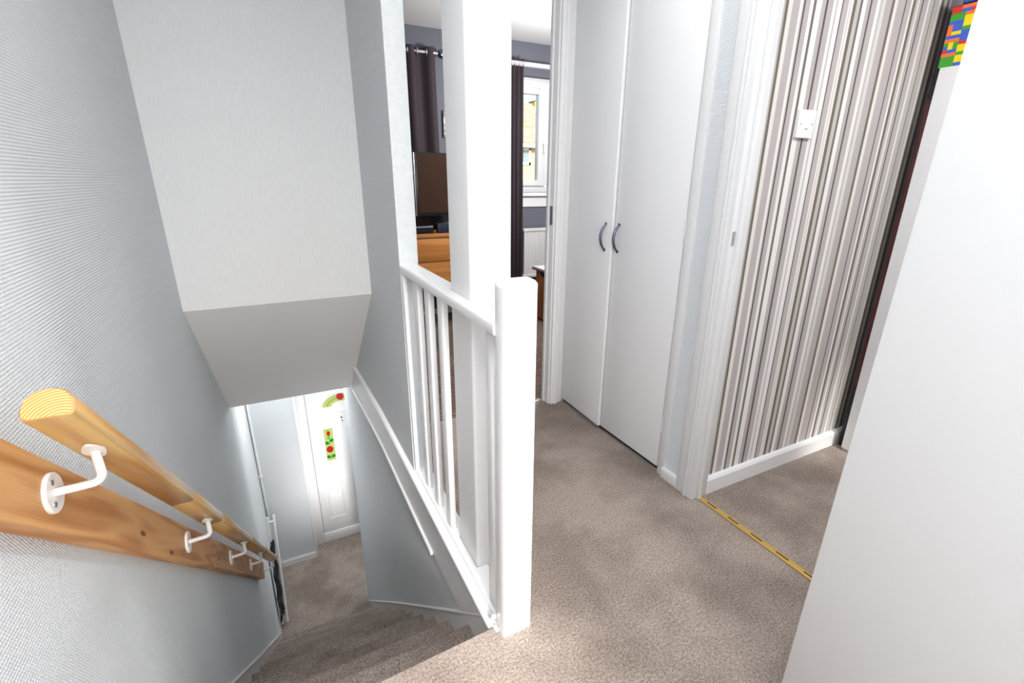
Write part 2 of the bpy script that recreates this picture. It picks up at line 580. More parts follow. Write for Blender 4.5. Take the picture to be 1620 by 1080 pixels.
window('window_1', 'white casement window behind the drawn left bedroom curtain', 0.55, 1.15, 0.85, WZ0, WZ1)
window('window_2', 'white casement window seen through the bedroom doorway', 2.14, 3.15, 2.525, WZ0, WZ1)

# ---- trims --------------------------------------------------------
def f_apron(bm):
    # white fascia along the landing edge over the stairs
    box(bm, XR - 0.008, XR + 0.0035, 0.9055, 0.9275, -0.235, 0.004, 0.003)
    N = 10
    ys = [0.928, 2.387, 3.42]
    for (ya, yb) in zip(ys[:-1], ys[1:]):
        prof = [(0.0, -0.225), (0.0, 0.0), (0.05, 0.0), (0.05, -0.225)]
        for a in [0]:
            A = [bm.verts.new((sk(XR - 0.008, ya) + p[0], ya, p[1])) for p in prof]
            B = [bm.verts.new((sk(XR - 0.008, yb) + p[0], yb, p[1])) for p in prof]
            n = len(prof)
            for i in range(n):
                bm.faces.new((A[i], A[(i + 1) % n], B[(i + 1) % n], B[i]))
            bm.faces.new(A)
            bm.faces.new(B[::-1])


ap = struct('trim_apron', 'white fascia board along the landing edge above the stairs', 'trim', PAINT, f_apron)


def f_nosing(bm):
    tube(bm, [(XR - 0.004, 0.930, -0.010), (XR - 0.004, 2.387, -0.010), (sk(XR - 0.004, 3.42), 3.42, -0.010)], 0.017, 14)


part('nosing', PAINT, ap, f_nosing, 40)


def f_bead(bm):
    tube(bm, [(XR - 0.010, 1.513, -0.226), (XR - 0.010, 2.387, -0.226), (sk(XR - 0.010, 3.42), 3.42, -0.226)], 0.009, 10)


part('bead', PAINT, ap, f_bead, 40)

# bedroom door frame (right jamb + architrave), lining of the left jamb
def f_bed_frame(bm):
    box(bm, 1.284, 1.335, 2.078, 2.155, 0.0, 2.05, 0.003)
    box(bm, 1.291, 1.348, 2.064, 2.080, 0.0, 2.10, 0.006)
    box(bm, 1.312, 1.330, 2.058, 2.068, 0.0, 2.10, 0.004)
    box(bm, 1.346, 1.372, 2.072, 2.098, 0.0, 2.28, 0.004)
    box(bm, 1.276, 1.286, 2.118, 2.140, 0.0, 2.05, 0.002)
    box(bm, 0.50, 0.525, 2.085, 2.155, 0.0, 2.05, 0.003)
    box(bm, 0.525, 1.284, 2.085, 2.155, 2.03, 2.08, 0.003)


fr = struct('trim_bedroom_doorway', 'white gloss frame of the bedroom doorway left of the cupboard', 'trim', PAINT, f_bed_frame, 35)
part('strike_plate', STEEL, fr, lambda bm: box(bm, 1.2815, 1.285, 2.086, 2.112, 0.99, 1.08))

# striped room door lining + architrave
def f_box_frame(bm):
    box(bm, 1.352, 1.432, 1.085, 1.112, 0.0, 2.05, 0.003)          # lining
    box(bm, 1.378, 1.400, 1.074, 1.09, 0.0, 2.05, 0.003)           # stop
    box(bm, 1.350, 1.372, 1.100, 1.172, 0.0, 2.12, 0.006)          # architrave
    box(bm, 1.342, 1.372, 1.112, 1.128, 0.0, 2.12, 0.005)
    box(bm, 1.355, 1.43, 0.26, 1.10, 2.03, 2.06, 0.003)
    box(bm, 1.352, 1.45, 0.235, 0.265, 0.0, 2.05, 0.003)


fb = struct('trim_box_room_doorway', 'white gloss door frame beside the striped wallpaper', 'trim', PAINT, f_box_frame, 35)
part('strike_plate', STEEL, fb, lambda bm: box(bm, 1.358, 1.372, 1.0835, 1.0855, 1.00, 1.045))

struct('baseboard_striped', 'white gloss skirting board under the striped wallpaper', 'baseboard', PAINT,
       lambda bm: (prism(bm, [(1.104, 0), (1.086, 0), (1.086, 0.062), (1.092, 0.072), (1.104, 0.074)], 'x', 1.432, 2.95)))
struct('baseboard_strip', 'short white skirting piece under the narrow wallpaper strip', 'baseboard', PAINT,
       lambda bm: box(bm, 1.352, 1.372, 1.165, 1.262, 0, 0.05, 0.004), 35)
struct('baseboard_hall', 'white skirting board in the hall left of the front door', 'baseboard', PAINT,
       lambda bm: prism(bm, [(4.75, HF), (4.735, HF), (4.735, HF + 0.06), (4.742, HF + 0.072), (4.75, HF + 0.072)], 'x', -0.423, -0.017))

# ================================================================== STAIRS
st = thing('staircase', 'steep carpeted staircase going down to the hall', 'stairs', (0.02, 0.92, HF))
RIS, GO = HF / 13.0, 0.225
Y0 = 0.909


def step_prof(k):
    yk, zk, zn = Y0 + GO * k, RIS * k + 0.0165, (RIS * (k + 1) + 0.0165 if k < 12 else HF)
    pts = [(yk - GO - 0.05, zk)]
    R = 0.026
    pts += [(yk - R + R * math.sin(a), zk - R + R * math.cos(a)) for a in [i * PI / 8 for i in range(7)]]
    pts += [(yk - 0.034, zk - 2 * R - 0.004), (yk - 0.040, zn), (yk - GO - 0.05, zn)]
    return pts


def mk_step(k):
    yk = Y0 + GO * k
    bm = bmesh.new()
    prism(bm, step_prof(k), 'x', sk(XL, yk) + 0.0045, sk(XR, yk) - 0.0045)
    return link('step', bm, CARPET, st, 50)


for k in range(1, 13):
    mk_step(k)


def f_string(x0, x1, ya, yb, up):
    sl = RIS / GO
    def f(bm):
        zz = lambda y: sl * (y - Y0) + up
        N = [(ya, zz(ya)), (2.387, zz(2.387)), (yb, zz(yb)), (yb, max(HF, zz(yb) - 0.32)), (2.387, zz(2.387) - 0.33), (ya, zz(ya) - 0.33)]
        A = [bm.verts.new((sk(x0, y), y, z)) for y, z in N]
        B = [bm.verts.new((sk(x1, y), y, z)) for y, z in N]
        n = len(N)
        for i in range(n):
            bm.faces.new((A[i], A[(i + 1) % n], B[(i + 1) % n], B[i]))
        for q in ((0, 1, 4, 5), (1, 2, 3, 4)):
            bm.faces.new([A[i] for i in q])
            bm.faces.new([B[i] for i in q][::-1])
    return f


part('string', PAINT, st, f_string(XL + 0.0005, XL + 0.004, 0.90, 3.78, 0.055))
part('string', PAINT, st, f_string(XR - 0.004, XR - 0.0005, 0.93, 3.86, 0.048))
part('string_cap', PAINT, st, lambda bm: tube(bm, [(XL + 0.004, y, RIS / GO * (y - Y0) + 0.058) if y <= 2.387 else (sk(XL + 0.004, y), y, RIS / GO * (y - Y0) + 0.058) for y in (0.90, 2.387, 3.78)], 0.008, 8), 50)
part('string_cap', PAINT, st, lambda bm: tube(bm, [(sk(XR - 0.003, y), y, RIS / GO * (y - Y0) + 0.050) for y in (0.93, 2.387, 3.86)], 0.007, 8), 50)

# ================================================================== BANISTER
bn = thing('banister', 'white painted landing banister with newel post, square spindles and flat rail', 'banister', (0.455, 1.3, 0))


def f_newel(bm):
    box(bm, 0.426, 0.510, 0.880, 0.926, 0.0, 1.0)
    es = [e for e in bm.edges if all(v.co.z > 0.9 for v in e.verts)]
    bmesh.ops.bevel(bm, geom=es, offset=0.017, segments=4, profile=0.5, affect='EDGES')
    es = [e for e in bm.edges if abs(e.verts[0].co.z - e.verts[1].co.z) > 0.5]
    bmesh.ops.bevel(bm, geom=es, offset=0.003, segments=2, profile=0.5, affect='EDGES')


part('newel_post', PAINT, bn, f_newel, 50)
PX0, PX1, PY0, PY1 = 0.452, 0.572, 1.130, 1.288    # boxed post


def f_rail(bm):
    plan = [(0.422, 0.926), (0.487, 0.926), (0.487, PY0 - 0.001), (PX0 - 0.001, PY0 - 0.001), (PX0 - 0.001, PY1 + 0.001), (0.487, PY1 + 0.001), (0.487, 1.76), (0.422, 1.76)]
    prism(bm, plan, 'z', 0.866, 0.899)
    es = [e for e in bm.edges if all(abs(v.co.x - 0.422) < 1e-4 for v in e.verts) and abs(e.verts[0].co.y - e.verts[1].co.y) > 0.5]
    bmesh.ops.bevel(bm, geom=es, offset=0.008, segments=3, profile=0.5, affect='EDGES')


part('handrail', PAINT, bn, f_rail, 40)


def f_base(bm):
    plan = [(0.428, 0.926), (0.487, 0.926), (0.487, PY0 - 0.001), (PX0 - 0.001, PY0 - 0.001), (PX0 - 0.001, PY1 + 0.001), (0.487, PY1 + 0.001), (0.487, 1.76), (0.428, 1.76)]
    prism(bm, plan, 'z', 0.0, 0.018)


part('base_rail', PAINT, bn, f_base)
for ya, yb in ((1.598, 1.646), (1.468, 1.516), (1.333, 1.378), (0.955, 1.003)):
    bpart('baluster', PAINT, bn, (0.437, 0.458, ya, yb, 0.017, 0.867), 0.003)
bpart('half_baluster', PAINT, bn, (0.424, 0.440, 1.735, 1.7595, 0.017, 0.867), 0.003)


def f_post(bm):
    box(bm, PX0, PX1, PY0, PY1, 0.0, CEILZ)
    es = [e for e in bm.edges if abs(e.verts[0].co.z - e.verts[1].co.z) > 0.5]
    bmesh.ops.bevel(bm, geom=es, offset=0.009, segments=4, profile=0.5, affect='EDGES')


bp = part('boxed_post', PAINT, None, f_post, 60)
tag(bp, 'tall white boxed post rising from the landing floor behind the banister rail', 'post')

# ================================================================== HANDRAIL ON THE LEFT WALL
SL = -0.945
hr = thing('wall_handrail', 'varnished pine handrail on white brackets screwed to a pine wall board', 'handrail', (-0.30, 0.75, 0.7))
TD = Vector((-0.0043, 1, SL)).normalized()
ND = Vector((1, 0, 0)).cross(TD).normalized()
if ND.z < 0:
    ND = -ND


def raxis(y):
    return Vector((-0.279 - 0.0043 * (y - 0.746), y, 0.933 + SL * (y - 0.746)))


def rail_prof():
    w, h, r = 0.0275, 0.021, 0.0125
    pts = []
    # flat bottom with small radii, rounded top
    pts += [(-w + 0.007, -h), (w - 0.007, -h), (w - 0.0015, -h + 0.004), (w, -h + 0.012)]
    for i in range(1, 12):
        a = i * PI / 12
        pts.append((w * math.cos(a) ** 1 if True else 0, -h + 0.012 + (2 * h - 0.012) * math.sin(a) ** 0.8))
    pts += [(-w, -h + 0.012), (-w + 0.0015, -h + 0.004)]
    return pts


def rail_section(ya, yb, gap=0.0018):
    bm = bmesh.new()
    P = rail_prof()
    a, b = raxis(ya) + TD * gap, raxis(yb) - TD * gap
    rings = []
    for c, s in ((a, 0.91), (a + TD * 0.003, 1.0), (b - TD * 0.003, 1.0), (b, 0.91)):
        rings.append([bm.verts.new(c + Vector((1, 0, 0)) * (p[0] * s) + ND * (p[1] * s)) for p in P])
    n = len(P)
    for i in range(3):
        for k in range(n):
            bm.faces.new((rings[i][k], rings[i][(k + 1) % n], rings[i + 1][(k + 1) % n], rings[i + 1][k]))
    f1 = bm.faces.new(rings[0])
    f2 = bm.faces.new(rings[-1][::-1])
    f1.material_index = f2.material_index = 1
    return link('rail_section', bm, [OAKRAIL, ENDGRAIN], hr, 40)


for ya, yb in ((0.746, 1.250), (1.250, 1.545), (1.545, 2.12), (2.12, 2.55), (2.55, 3.115)):
    rail_section(ya, yb)


def f_board(bm):
    top = lambda y: 0.822 + SL * (y - 0.841)
    bot = lambda y: 0.681 + SL * (y - 0.841)
    prof = [(0.30, top(0.30)), (3.055, top(3.055)), (2.985, bot(2.985)), (0.30, bot(0.30))]
    prism(bm, prof, 'x', -0.3705, -0.343)
    es = [e for e in bm.edges if all(v.co.x > -0.35 for v in e.verts)]
    bmesh.ops.bevel(bm, geom=es, offset=0.003, segments=2, profile=0.5, affect='EDGES')


part('backing_board', PINE, hr, f_board, 35)


def bracket(y, zc, xw):
    xr = raxis(y).x
    bot = raxis(y) - ND * 0.021
    zt = raxis(y).z - 0.0215 / abs(ND.z)
    b = None
    pts = [(xw + 0.004, y, zc)]
    R = 0.016
    pts.append((xr - R, y, zc + 0.002))
    for i in range(1, 7):
        a = i * PI / 2 / 6
        pts.append((xr - R + R * math.sin(a), y, zc + 0.002 + R - R * math.cos(a)))
    pts.append((xr, y, zt))
    b = part('bracket', CREAM, hr, lambda bm: tube(bm, pts, 0.0062, 14), 50)
    part('plate', CREAM, b, lambda bm: disc(bm, (xw + 0.0028, y, zc), (1, 0, 0), 0.031, 0.0055, 32, 0.0015), 40)
    for a in (100, 220, 340):
        part('screw', STEEL, b, lambda bm: disc(bm, (xw + 0.0062, y + 0.019 * math.cos(math.radians(a)), zc + 0.019 * math.sin(math.radians(a))), (1, 0, 0), 0.0045, 0.0022, 12))

    def f_sad(bm):
        c = Vector((xr, y, zt)) - ND * 0.0006
        segs = 20
        A, B = [], []
        for k in range(segs):
            t = 2 * PI * k / segs
            off = TD * (0.030 * math.cos(t)) + Vector((1, 0, 0)) * (0.014 * math.sin(t) * (1 - 0.25 * abs(math.cos(t))))
            A.append(bm.verts.new(c + off))
            B.append(bm.verts.new(c + off - ND * 0.004))
        bm.faces.new(A)
        bm.faces.new(B[::-1])
        for k in range(segs):
            bm.faces.new((A[k], A[(k + 1) % segs], B[(k + 1) % segs], B[k]))
    part('saddle', CREAM, b, f_sad, 40)
    return b


for y in (0.841, 1.453, 2.019, 2.508):
    bracket(y, 0.755 + SL * (y - 0.841), -0.343)
bracket(3.075, 0.755 + SL * (3.075 - 0.841), -0.386)

# ================================================================== CUPBOARD
cb = thing('built_in_cupboard', 'white built-in landing cupboard with two tall flush doors and bow handles', 'cupboard', (1.42, 1.69, 0))


def f_cbframe(bm):
    box(bm, 1.364, 1.40, 1.250, 1.2925, 0.0, 2.28, 0.004)
    box(bm, 1.356, 1.40, 2.078, 2.0845, 0.0, 2.28, 0.001)
    box(bm, 1.352, 1.40, 1.25, 2.08, 2.24, 2.28, 0.004)


part('frame', PAINT, cb, f_cbframe, 35)
bpart('threshold', ALU, cb, (1.372, 1.385, 1.298, 2.076, 0.0, 0.010), 0.002)
bpart('painted_interior_shade', SHADOWGAP, cb, (1.3855, 1.43, 1.2935, 2.077, 0.011, 2.239))  # dark block painted as the shade seen through the door gaps


def bow_handle(y, door, x):
    def f(bm):
        pts, rad = [], []
        for i in range(13):
            t = i / 12
            pts.append((x - 0.028 * math.sin(PI * t) ** 0.7 - 0.002, y, 0.905 + 0.115 * t))
            rad.append(0.0042 + 0.0022 * math.sin(PI * t))
        tube(bm, pts, rad, 10)
        for z in (0.905, 1.02):
            disc(bm, (x - 0.002, y, z), (-1, 0, 0), 0.0065, 0.008, 14)
    part('handle', CHROME, door, f, 60)


d = bpart('door', SATIN, cb, (1.366, 1.384, 1.2985, 1.697, 0.028, 2.238), 0.002)
bow_handle(1.668, d, 1.368)
for z in (0.20, 1.0, 1.8):
    part('hinge', PAINT, d, lambda bm: tube(bm, [(1.366, 1.297, z), (1.366, 1.297, z + 0.07)], 0.004, 8))


def f_leftdoor(bm):
    # stands open by a finger's width, hinged at its far edge
    box(bm, 1.366, 1.384, 1.702, 2.072, 0.028, 2.238, 0.002)
    bmesh.ops.rotate(bm, verts=bm.verts, cent=(1.372, 2.072, 0), matrix=Matrix.Rotation(math.radians(-2.0), 3, 'Z'))


d = part('door', SATIN, cb, f_leftdoor, 35)
bow_handle(1.745, d, 1.3565)
for z in (0.20, 1.0):
    part('hinge', PAINT, d, lambda bm: tube(bm, [(1.366, 2.077, z), (1.366, 2.077, z + 0.07)], 0.004, 8))

# ================================================================== DOORS
# near open door at the right of the picture
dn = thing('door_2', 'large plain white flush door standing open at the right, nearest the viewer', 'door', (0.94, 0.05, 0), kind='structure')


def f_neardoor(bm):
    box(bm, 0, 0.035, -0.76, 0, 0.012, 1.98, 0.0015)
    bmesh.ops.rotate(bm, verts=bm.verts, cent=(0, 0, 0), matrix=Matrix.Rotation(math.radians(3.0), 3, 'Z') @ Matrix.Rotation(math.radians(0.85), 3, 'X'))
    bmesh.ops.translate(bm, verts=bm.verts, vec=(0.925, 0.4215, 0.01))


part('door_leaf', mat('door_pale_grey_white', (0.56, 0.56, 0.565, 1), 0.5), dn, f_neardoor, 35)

# front door
fd = thing('door_1', 'white panelled front door with stained glass roses at the foot of the stairs', 'door', (0.5, 4.94, HF), kind='structure')
FY = 4.92


def f_fdframe(bm):
    ring(bm, -0.016, 0.875, FY, FY + 0.07, HF + 0.001, -0.645, 0.111, 0.08, 0.12, 0.095, 0.004)
    box(bm, -0.019, 0.006, 4.742, FY - 0.001, HF, -0.30, 0.003)


part('door_frame', UPVC, fd, f_fdframe, 35)
GL = {'x1': (0.236, 0.326), 'x2': (0.562, 0.652)}
ZG0, ZG1 = -1.73, -1.343
AC, AR0, AR1 = (0.447, -1.086), 0.10, 0.190
leaf = part('door_leaf', UPVC, fd, lambda bm: box(bm, 0.099, 0.791, FY + 0.012, FY + 0.06, HF + 0.125, -0.745, 0.002), 35)
bpart('leaf_seal', SHADOWGAP, fd, (0.0945, 0.7955, FY + 0.03, FY + 0.05, HF + 0.119, -0.74))


def raised(bm, x0, x1, z0, z1, w=0.016, y=FY + 0.012, d=0.007):
    # moulded rectangular ring proud of the leaf
    ring(bm, x0, x1, y - d, y + 0.001, z0, z1, w, w, w, w, 0.003)


for gx0, gx1 in GL.values():
    part('glazing_bead', UPVC, leaf, lambda bm: (raised(bm, gx0 - 0.045, gx1 + 0.045, ZG0 - 0.045, ZG1 + 0.02, 0.012), raised(bm, gx0 - 0.014, gx1 + 0.014, ZG0 - 0.014, ZG1 + 0.014, 0.013)), 35)
for a in (0.163, 0.498):
    part('panel', UPVC, leaf, lambda bm: (raised(bm, a, a + 0.21, -2.48, -2.01, 0.014), box(bm, a + 0.035, a + 0.175, FY + 0.006, FY + 0.013, -2.455, -2.035, 0.005)), 35)

GREEN_GLASS = mat('lime_glass', srgb(176, 190, 104), 0.12)
LEAFG = mat('leaf_green_glass', srgb(24, 120, 62), 0.15)
BRIGHTG = mat('bright_green_glass', srgb(60, 190, 60), 0.15)
ROSE = mat('red_rose_glass', srgb(178, 30, 26), 0.15)
LEAD = mat('lead_came', srgb(54, 50, 40), 0.5)


def flat_poly(bm, pts, y):
    bm.faces.new([bm.verts.new((x, y, z)) for x, z in pts])


def blob(cx, cz, rx, rz, n=9, ph=0.0, j=0.12):
    return [(cx + rx * (1 + j * math.sin(3 * i + ph)) * math.cos(2 * PI * i / n + ph), cz + rz * (1 + j * math.cos(2 * i + ph)) * math.sin(2 * PI * i / n + ph)) for i in range(n)]


def leafp(cx, cz, L, wd, ang):
    out = []
    for i in range(10):
        t = 2 * PI * i / 10
        u, v = L * math.cos(t), wd * math.sin(t) * (0.5 + 0.5 * abs(math.sin(t)))
        out.append((cx + u * math.cos(ang) - v * math.sin(ang), cz + u * math.sin(ang) + v * math.cos(ang)))
    return out


def slab(bm, pts, y0, y1):
    prism(bm, pts, 'y', y0, y1)


def strip_poly(pts, w):
    out = []
    for s in (1, -1):
        seq = pts if s == 1 else pts[::-1]
        for x, z in seq:
            out.append((x + s * w, z))
    return out


for gx0, gx1 in GL.values():
    cx = (gx0 + gx1) / 2
    gp = part('glass_panel', GREEN_GLASS, leaf, lambda bm: box(bm, gx0, gx1, FY + 0.008, FY + 0.014, ZG0, ZG1))
    H = ZG1 - ZG0
    z = lambda t: ZG0 + t * H
    part('rose', ROSE, gp, lambda bm: (slab(bm, blob(cx, z(0.86), 0.019, 0.030, 9, 0.4), FY + 0.0065, FY + 0.009), slab(bm, blob(cx - 0.004, z(0.36), 0.036, 0.040, 11, 0.2, 0.08), FY + 0.0065, FY + 0.009)))
    part('leaf', LEAFG, gp, lambda bm: [slab(bm, leafp(cx + sx * 0.024, z(zz), 0.024, 0.019, PI / 2 - sx * 0.7), FY + 0.0068, FY + 0.009) for sx, zz in ((1, 0.63), (-1, 0.57), (1, 0.13), (-1, 0.13))])
    part('bud_leaf', BRIGHTG, gp, lambda bm: slab(bm, [(cx - 0.03, z(0.80)), (cx - 0.012, z(0.74)), (cx, z(0.78)), (cx + 0.014, z(0.76)), (cx + 0.022, z(0.80)), (cx + 0.008, z(0.66)), (cx - 0.012, z(0.68))], FY + 0.0068, FY + 0.009))

    def f_lead(bm):
        slab(bm, strip_poly([(cx - 0.002, z(0.02)), (cx + 0.004, z(0.2)), (cx, z(0.45)), (cx + 0.006, z(0.6)), (cx - 0.002, z(0.75)), (cx, z(0.97))], 0.0016), FY + 0.0072, FY + 0.009)
        for a, b in (((cx - 0.03, z(0.36)), (cx + 0.028, z(0.37))), ((cx - 0.02, z(0.33)), (cx + 0.02, z(0.34))), ((cx - 0.015, z(0.39)), (cx + 0.02, z(0.395)))):
            slab(bm, [(a[0], a[1]), (b[0], b[1]), (b[0], b[1] + 0.003), (a[0], a[1] + 0.003)], FY + 0.005, FY + 0.009)
    part('lead_line', LEAD, gp, f_lead)

# arched light
def arc(rx, rz, n=18):
    return [(AC[0] + rx * math.cos(PI * i / n), AC[1] + rz * math.sin(PI * i / n)) for i in range(n + 1)]


def ringpoly(bm, a, b, y0, y1, n=18):
    o_, i_ = arc(b[0], b[1], n), arc(a[0], a[1], n)
    for k in range(n):
        slab(bm, [o_[k], o_[k + 1], i_[k + 1], i_[k]], y0, y1)


ag = part('arched_glass', GREEN_GLASS, leaf, lambda bm: ringpoly(bm, (0.102, 0.046), (0.190, 0.136), FY + 0.008, FY + 0.0135))
part('rose', ROSE, ag, lambda bm: slab(bm, blob(AC[0] - 0.004, AC[1] + 0.098, 0.038, 0.042, 8, 0.3, 0.06), FY + 0.0055, FY + 0.009))
part('lead_line', LEAD, ag, lambda bm: ringpoly(bm, (0.140, 0.084), (0.144, 0.088), FY + 0.0065, FY + 0.009))
part('arch_bead', UPVC, leaf, lambda bm: (ringpoly(bm, (0.190, 0.136), (0.205, 0.151), FY + 0.002, FY + 0.014), ringpoly(bm, (0.086, 0.030), (0.102, 0.046), FY + 0.002, FY + 0.014),
     box(bm, 0.242, 0.345, FY + 0.002, FY + 0.014, AC[1] - 0.018, AC[1] - 0.001, 0.002), box(bm, 0.549, 0.652, FY + 0.002, FY + 0.014, AC[1] - 0.018, AC[1] - 0.001, 0.002), box(bm, 0.20, 0.69, FY + 0.005, FY + 0.014, -1.165, -1.153, 0.002)))
part('door_viewer', BLACK, leaf, lambda bm: (disc(bm, (0.434, FY + 0.008, -1.235), (0, -1, 0), 0.008, 0.012, 12), disc(bm, (0.438, FY + 0.008, -1.275), (0, -1, 0), 0.006, 0.012, 12)))

# ================================================================== HALL CLUTTER
tk = thing('cable_trunking', 'thin white vertical pipe in the hall corner by the stairs', 'pipe', (-0.405, 4.735, HF))
part('pipe', PLASTIC, tk, lambda bm: box(bm, -0.412, -0.392, 4.725, 4.7495, HF, -0.26, 0.003), 35)
part('clip', PLASTIC, tk, lambda bm: box(bm, -0.422, -0.388, 4.72, 4.7495, -1.62, -1.60, 0.002), 35)

hl = thing('hall_light', 'small grey beaded light fitting peeping below the sloping soffit above the front door', 'light', (0.46, 4.3, -0.25))
part('cord', PLASTIC, hl, lambda bm: tube(bm, [(0.46, 4.3, -0.2505), (0.46, 4.3, -0.52)], 0.004, 8), 50)
BEAD = mat('grey_glass_bead', (0.45, 0.46, 0.47, 1), 0.15, 0.3)
part('ring', SILVER, hl, lambda bm: tube(bm, [(0.46 + 0.075 * math.cos(2 * PI * k / 20), 4.3 + 0.075 * math.sin(2 * PI * k / 20), -0.575) for k in range(21)], 0.003, 6), 50)
part('spider', SILVER, hl, lambda bm: tube(bm, [(0.388, 4.3, -0.575), (0.46, 4.3, -0.515), (0.532, 4.3, -0.575)], 0.003, 6), 50)


def f_beads(bm):
    for k in range(20):
        a = 2 * PI * k / 20
        for j in range(3):
            bmesh.ops.create_icosphere(bm, subdivisions=1, radius=0.0085, matrix=Matrix.Translation((0.46 + 0.075 * math.cos(a), 4.3 + 0.075 * math.sin(a), -0.585 - 0.015 * j)))


part('beads', BEAD, hl, f_beads, 60)['kind'] = 'stuff'

gt = thing('folded_frame', 'narrow white tubular frame with black fabric standing against wall at stair foot', 'frame', (-0.36, 4.05, HF))


def lp(a, b, t):
    return tuple(a[i] + (b[i] - a[i]) * t for i in range(3))


Lt, Lb = (-0.372, 4.22, -1.74), (-0.390, 3.93, -2.72)
Rt, Rb = (-0.317, 4.22, -1.735), (-0.368, 3.98, HF + 0.012)
part('upright', PLASTIC, gt, lambda bm: tube(bm, [Lt, Lb], 0.011, 12), 50)
part('upright', PLASTIC, gt, lambda bm: tube(bm, [Rt, Rb], 0.012, 12), 50)
part('upright', PLASTIC, gt, lambda bm: tube(bm, [lp(Rt, Rb, 0.30), (Rb[0] + 0.018, Rb[1] - 0.02, Rb[2] + 0.02)], 0.014, 12), 50)
for t in (0.05, 0.36, 0.95):
    part('crossbar', PLASTIC, gt, lambda bm: tube(bm, [lp(Lt, Lb, t), lp(Rt, Rb, t)], 0.010, 10), 50)


def f_cloth(bm):
    # crumpled dark cover hanging between frame and wall
    n, mrow = 16, 5
    g = []
    for i in range(n + 1):
        t = 0.18 + 0.66 * i / n
        c = lp((-0.376, 4.16, -1.74), (-0.383, 3.84, -2.74), t)
        row = []
        for k in range(mrow + 1):
            u = k / mrow
            row.append(bm.verts.new((c[0] - 0.002 + 0.030 * u + 0.006 * math.sin(5 * i + 2 * k), c[1] - 0.09 + 0.15 * u, c[2] + 0.012 * math.sin(3 * i + k))))
        g.append(row)
    for i in range(n):
        for k in range(mrow):
            bm.faces.new((g[i][k], g[i][k + 1], g[i + 1][k + 1], g[i + 1][k]))
    bmesh.ops.solidify(bm, geom=bm.faces[:], thickness=0.008)


part('dark_cover', DARKCLOTH, gt, f_cloth, 60)
part('inner_panel', DARKCLOTH, gt, lambda bm: prism(bm, [lp(Lt, Lb, 0.42)[1:], lp(Lt, Lb, 0.92)[1:], (3.99, -2.68), (4.14, -2.1)], 'x', -0.372, -0.362))

# ================================================================== STRIPED ROOM
sw = thing('light_switch', 'white single light switch on the striped wallpaper', 'switch', (1.648, 1.10, 1.382))
bpart('plate', PLASTIC, sw, (1.605, 1.691, 1.094, 1.104, 1.339, 1.425), 0.002)
part('rocker', PLASTIC, sw, lambda bm: prism(bm, [(1.094, 1.366), (1.0895, 1.368), (1.092, 1.397), (1.094, 1.398)], 'x', 1.639, 1.655))
for x in (1.618, 1.678):
    part('screw', STEEL, sw, lambda bm: disc(bm, (x, 1.0935, 1.382), (0, -1, 0), 0.0035, 0.002, 10))

ts = thing('threshold_strip', 'brass carpet threshold strip with dark slots between landing and striped room', 'strip', (1.40, 0.67, 0))
bpart('bar', BRASS, ts, (1.383, 1.409, 0.27, 1.085, 0.0005, 0.005), 0.002)
for i in range(8):
    y = 1.045 - i * 0.098
    bpart('slot', SLOT, ts, (1.394, 1.400, y - 0.045, y, 0.0048, 0.0056))
db = bpart('door_bar', ALU, None, (0.53, 1.275, 2.125, 2.16, 0.0005, 0.006), 0.002)
tag(db, 'silver carpet bar across the bedroom doorway', 'strip')

wd = thing('wardrobe', 'white storage unit against the striped wall, patterned box on top', 'wardrobe', (2.55, 0.75, 0))
bpart('body', SATIN, wd, (2.28, 2.86, 0.50, 1.045, 0.012, 1.597), 0.002)
bpart('plinth', mat('beige_plinth', srgb(188, 170, 146), 0.6), wd, (2.285, 2.85, 0.51, 1.04, 0.0, 0.012))
bpart('door', SATIN, wd, (2.29, 2.57, 0.482, 0.50, 0.03, 1.58), 0.002)
bpart('door', SATIN, wd, (2.575, 2.855, 0.482, 0.50, 0.03, 1.58), 0.002)

BR = [mat('toy_red', srgb(212, 52, 30), 0.35), mat('toy_blue', srgb(62, 98, 200), 0.35), mat('toy_yellow', srgb(246, 214, 20), 0.35),
      mat('toy_green', srgb(62, 160, 48), 0.35), mat('toy_orange', srgb(238, 118, 52), 0.35)]
lb = thing('storage_box', 'box covered in red, blue, yellow and green block pattern on the white unit', 'box', (2.5, 0.8, 1.597))


def f_lego(bm):
    box(bm, 2.282, 2.80, 0.60, 1.048, 1.597, 1.788)
    for f in bm.faces:
        f.material_index = 4
    rnd = random.Random(11)
    # printed blocks on the side facing the landing and on the front
    nrow = 17
    hz = 0.191 / nrow
    W_ = 32
    cw = 0.452 / W_
    used = [[-1] * W_ for _ in range(nrow)]
    for r in range(nrow):
        for c in range(W_):
            if used[r][c] >= 0:
                continue
            w = rnd.choice((1, 2, 2, 3, 3))
            h = rnd.choice((1, 1, 2, 3))
            while any(c + a >= W_ or used[r][c + a] >= 0 for a in range(w)):
                w -= 1
            h = min(h, nrow - r)
            near = {used[r - 1][c + a] for a in range(w) if r} | ({used[r][c - 1]} if c else set())
            col = rnd.choice([k for k in range(5) if k not in near] or [0])
            for a in range(w):
                for b in range(h):
                    used[r + b][c + a] = col
            y0, y1 = 1.052 - c * cw, 1.052 - (c + w) * cw
            z0, z1 = 1.597 + r * hz, 1.597 + (r + h) * hz
            f = bm.faces.new([bm.verts.new((2.2814, y, z)) for y, z in ((y0, z0), (y1, z0), (y1, z1), (y0, z1))])
            f.material_index = col


part('body', BR, lb, f_lego)
bpart('lid', BR[1], lb, (2.278, 2.81, 0.59, 1.025, 1.792, 1.84), 0.004)
bpart('lid_rim', mat('grey_plastic', srgb(112, 112, 114), 0.5), lb, (2.278, 2.81, 1.025, 1.062, 1.788, 1.835), 0.004)

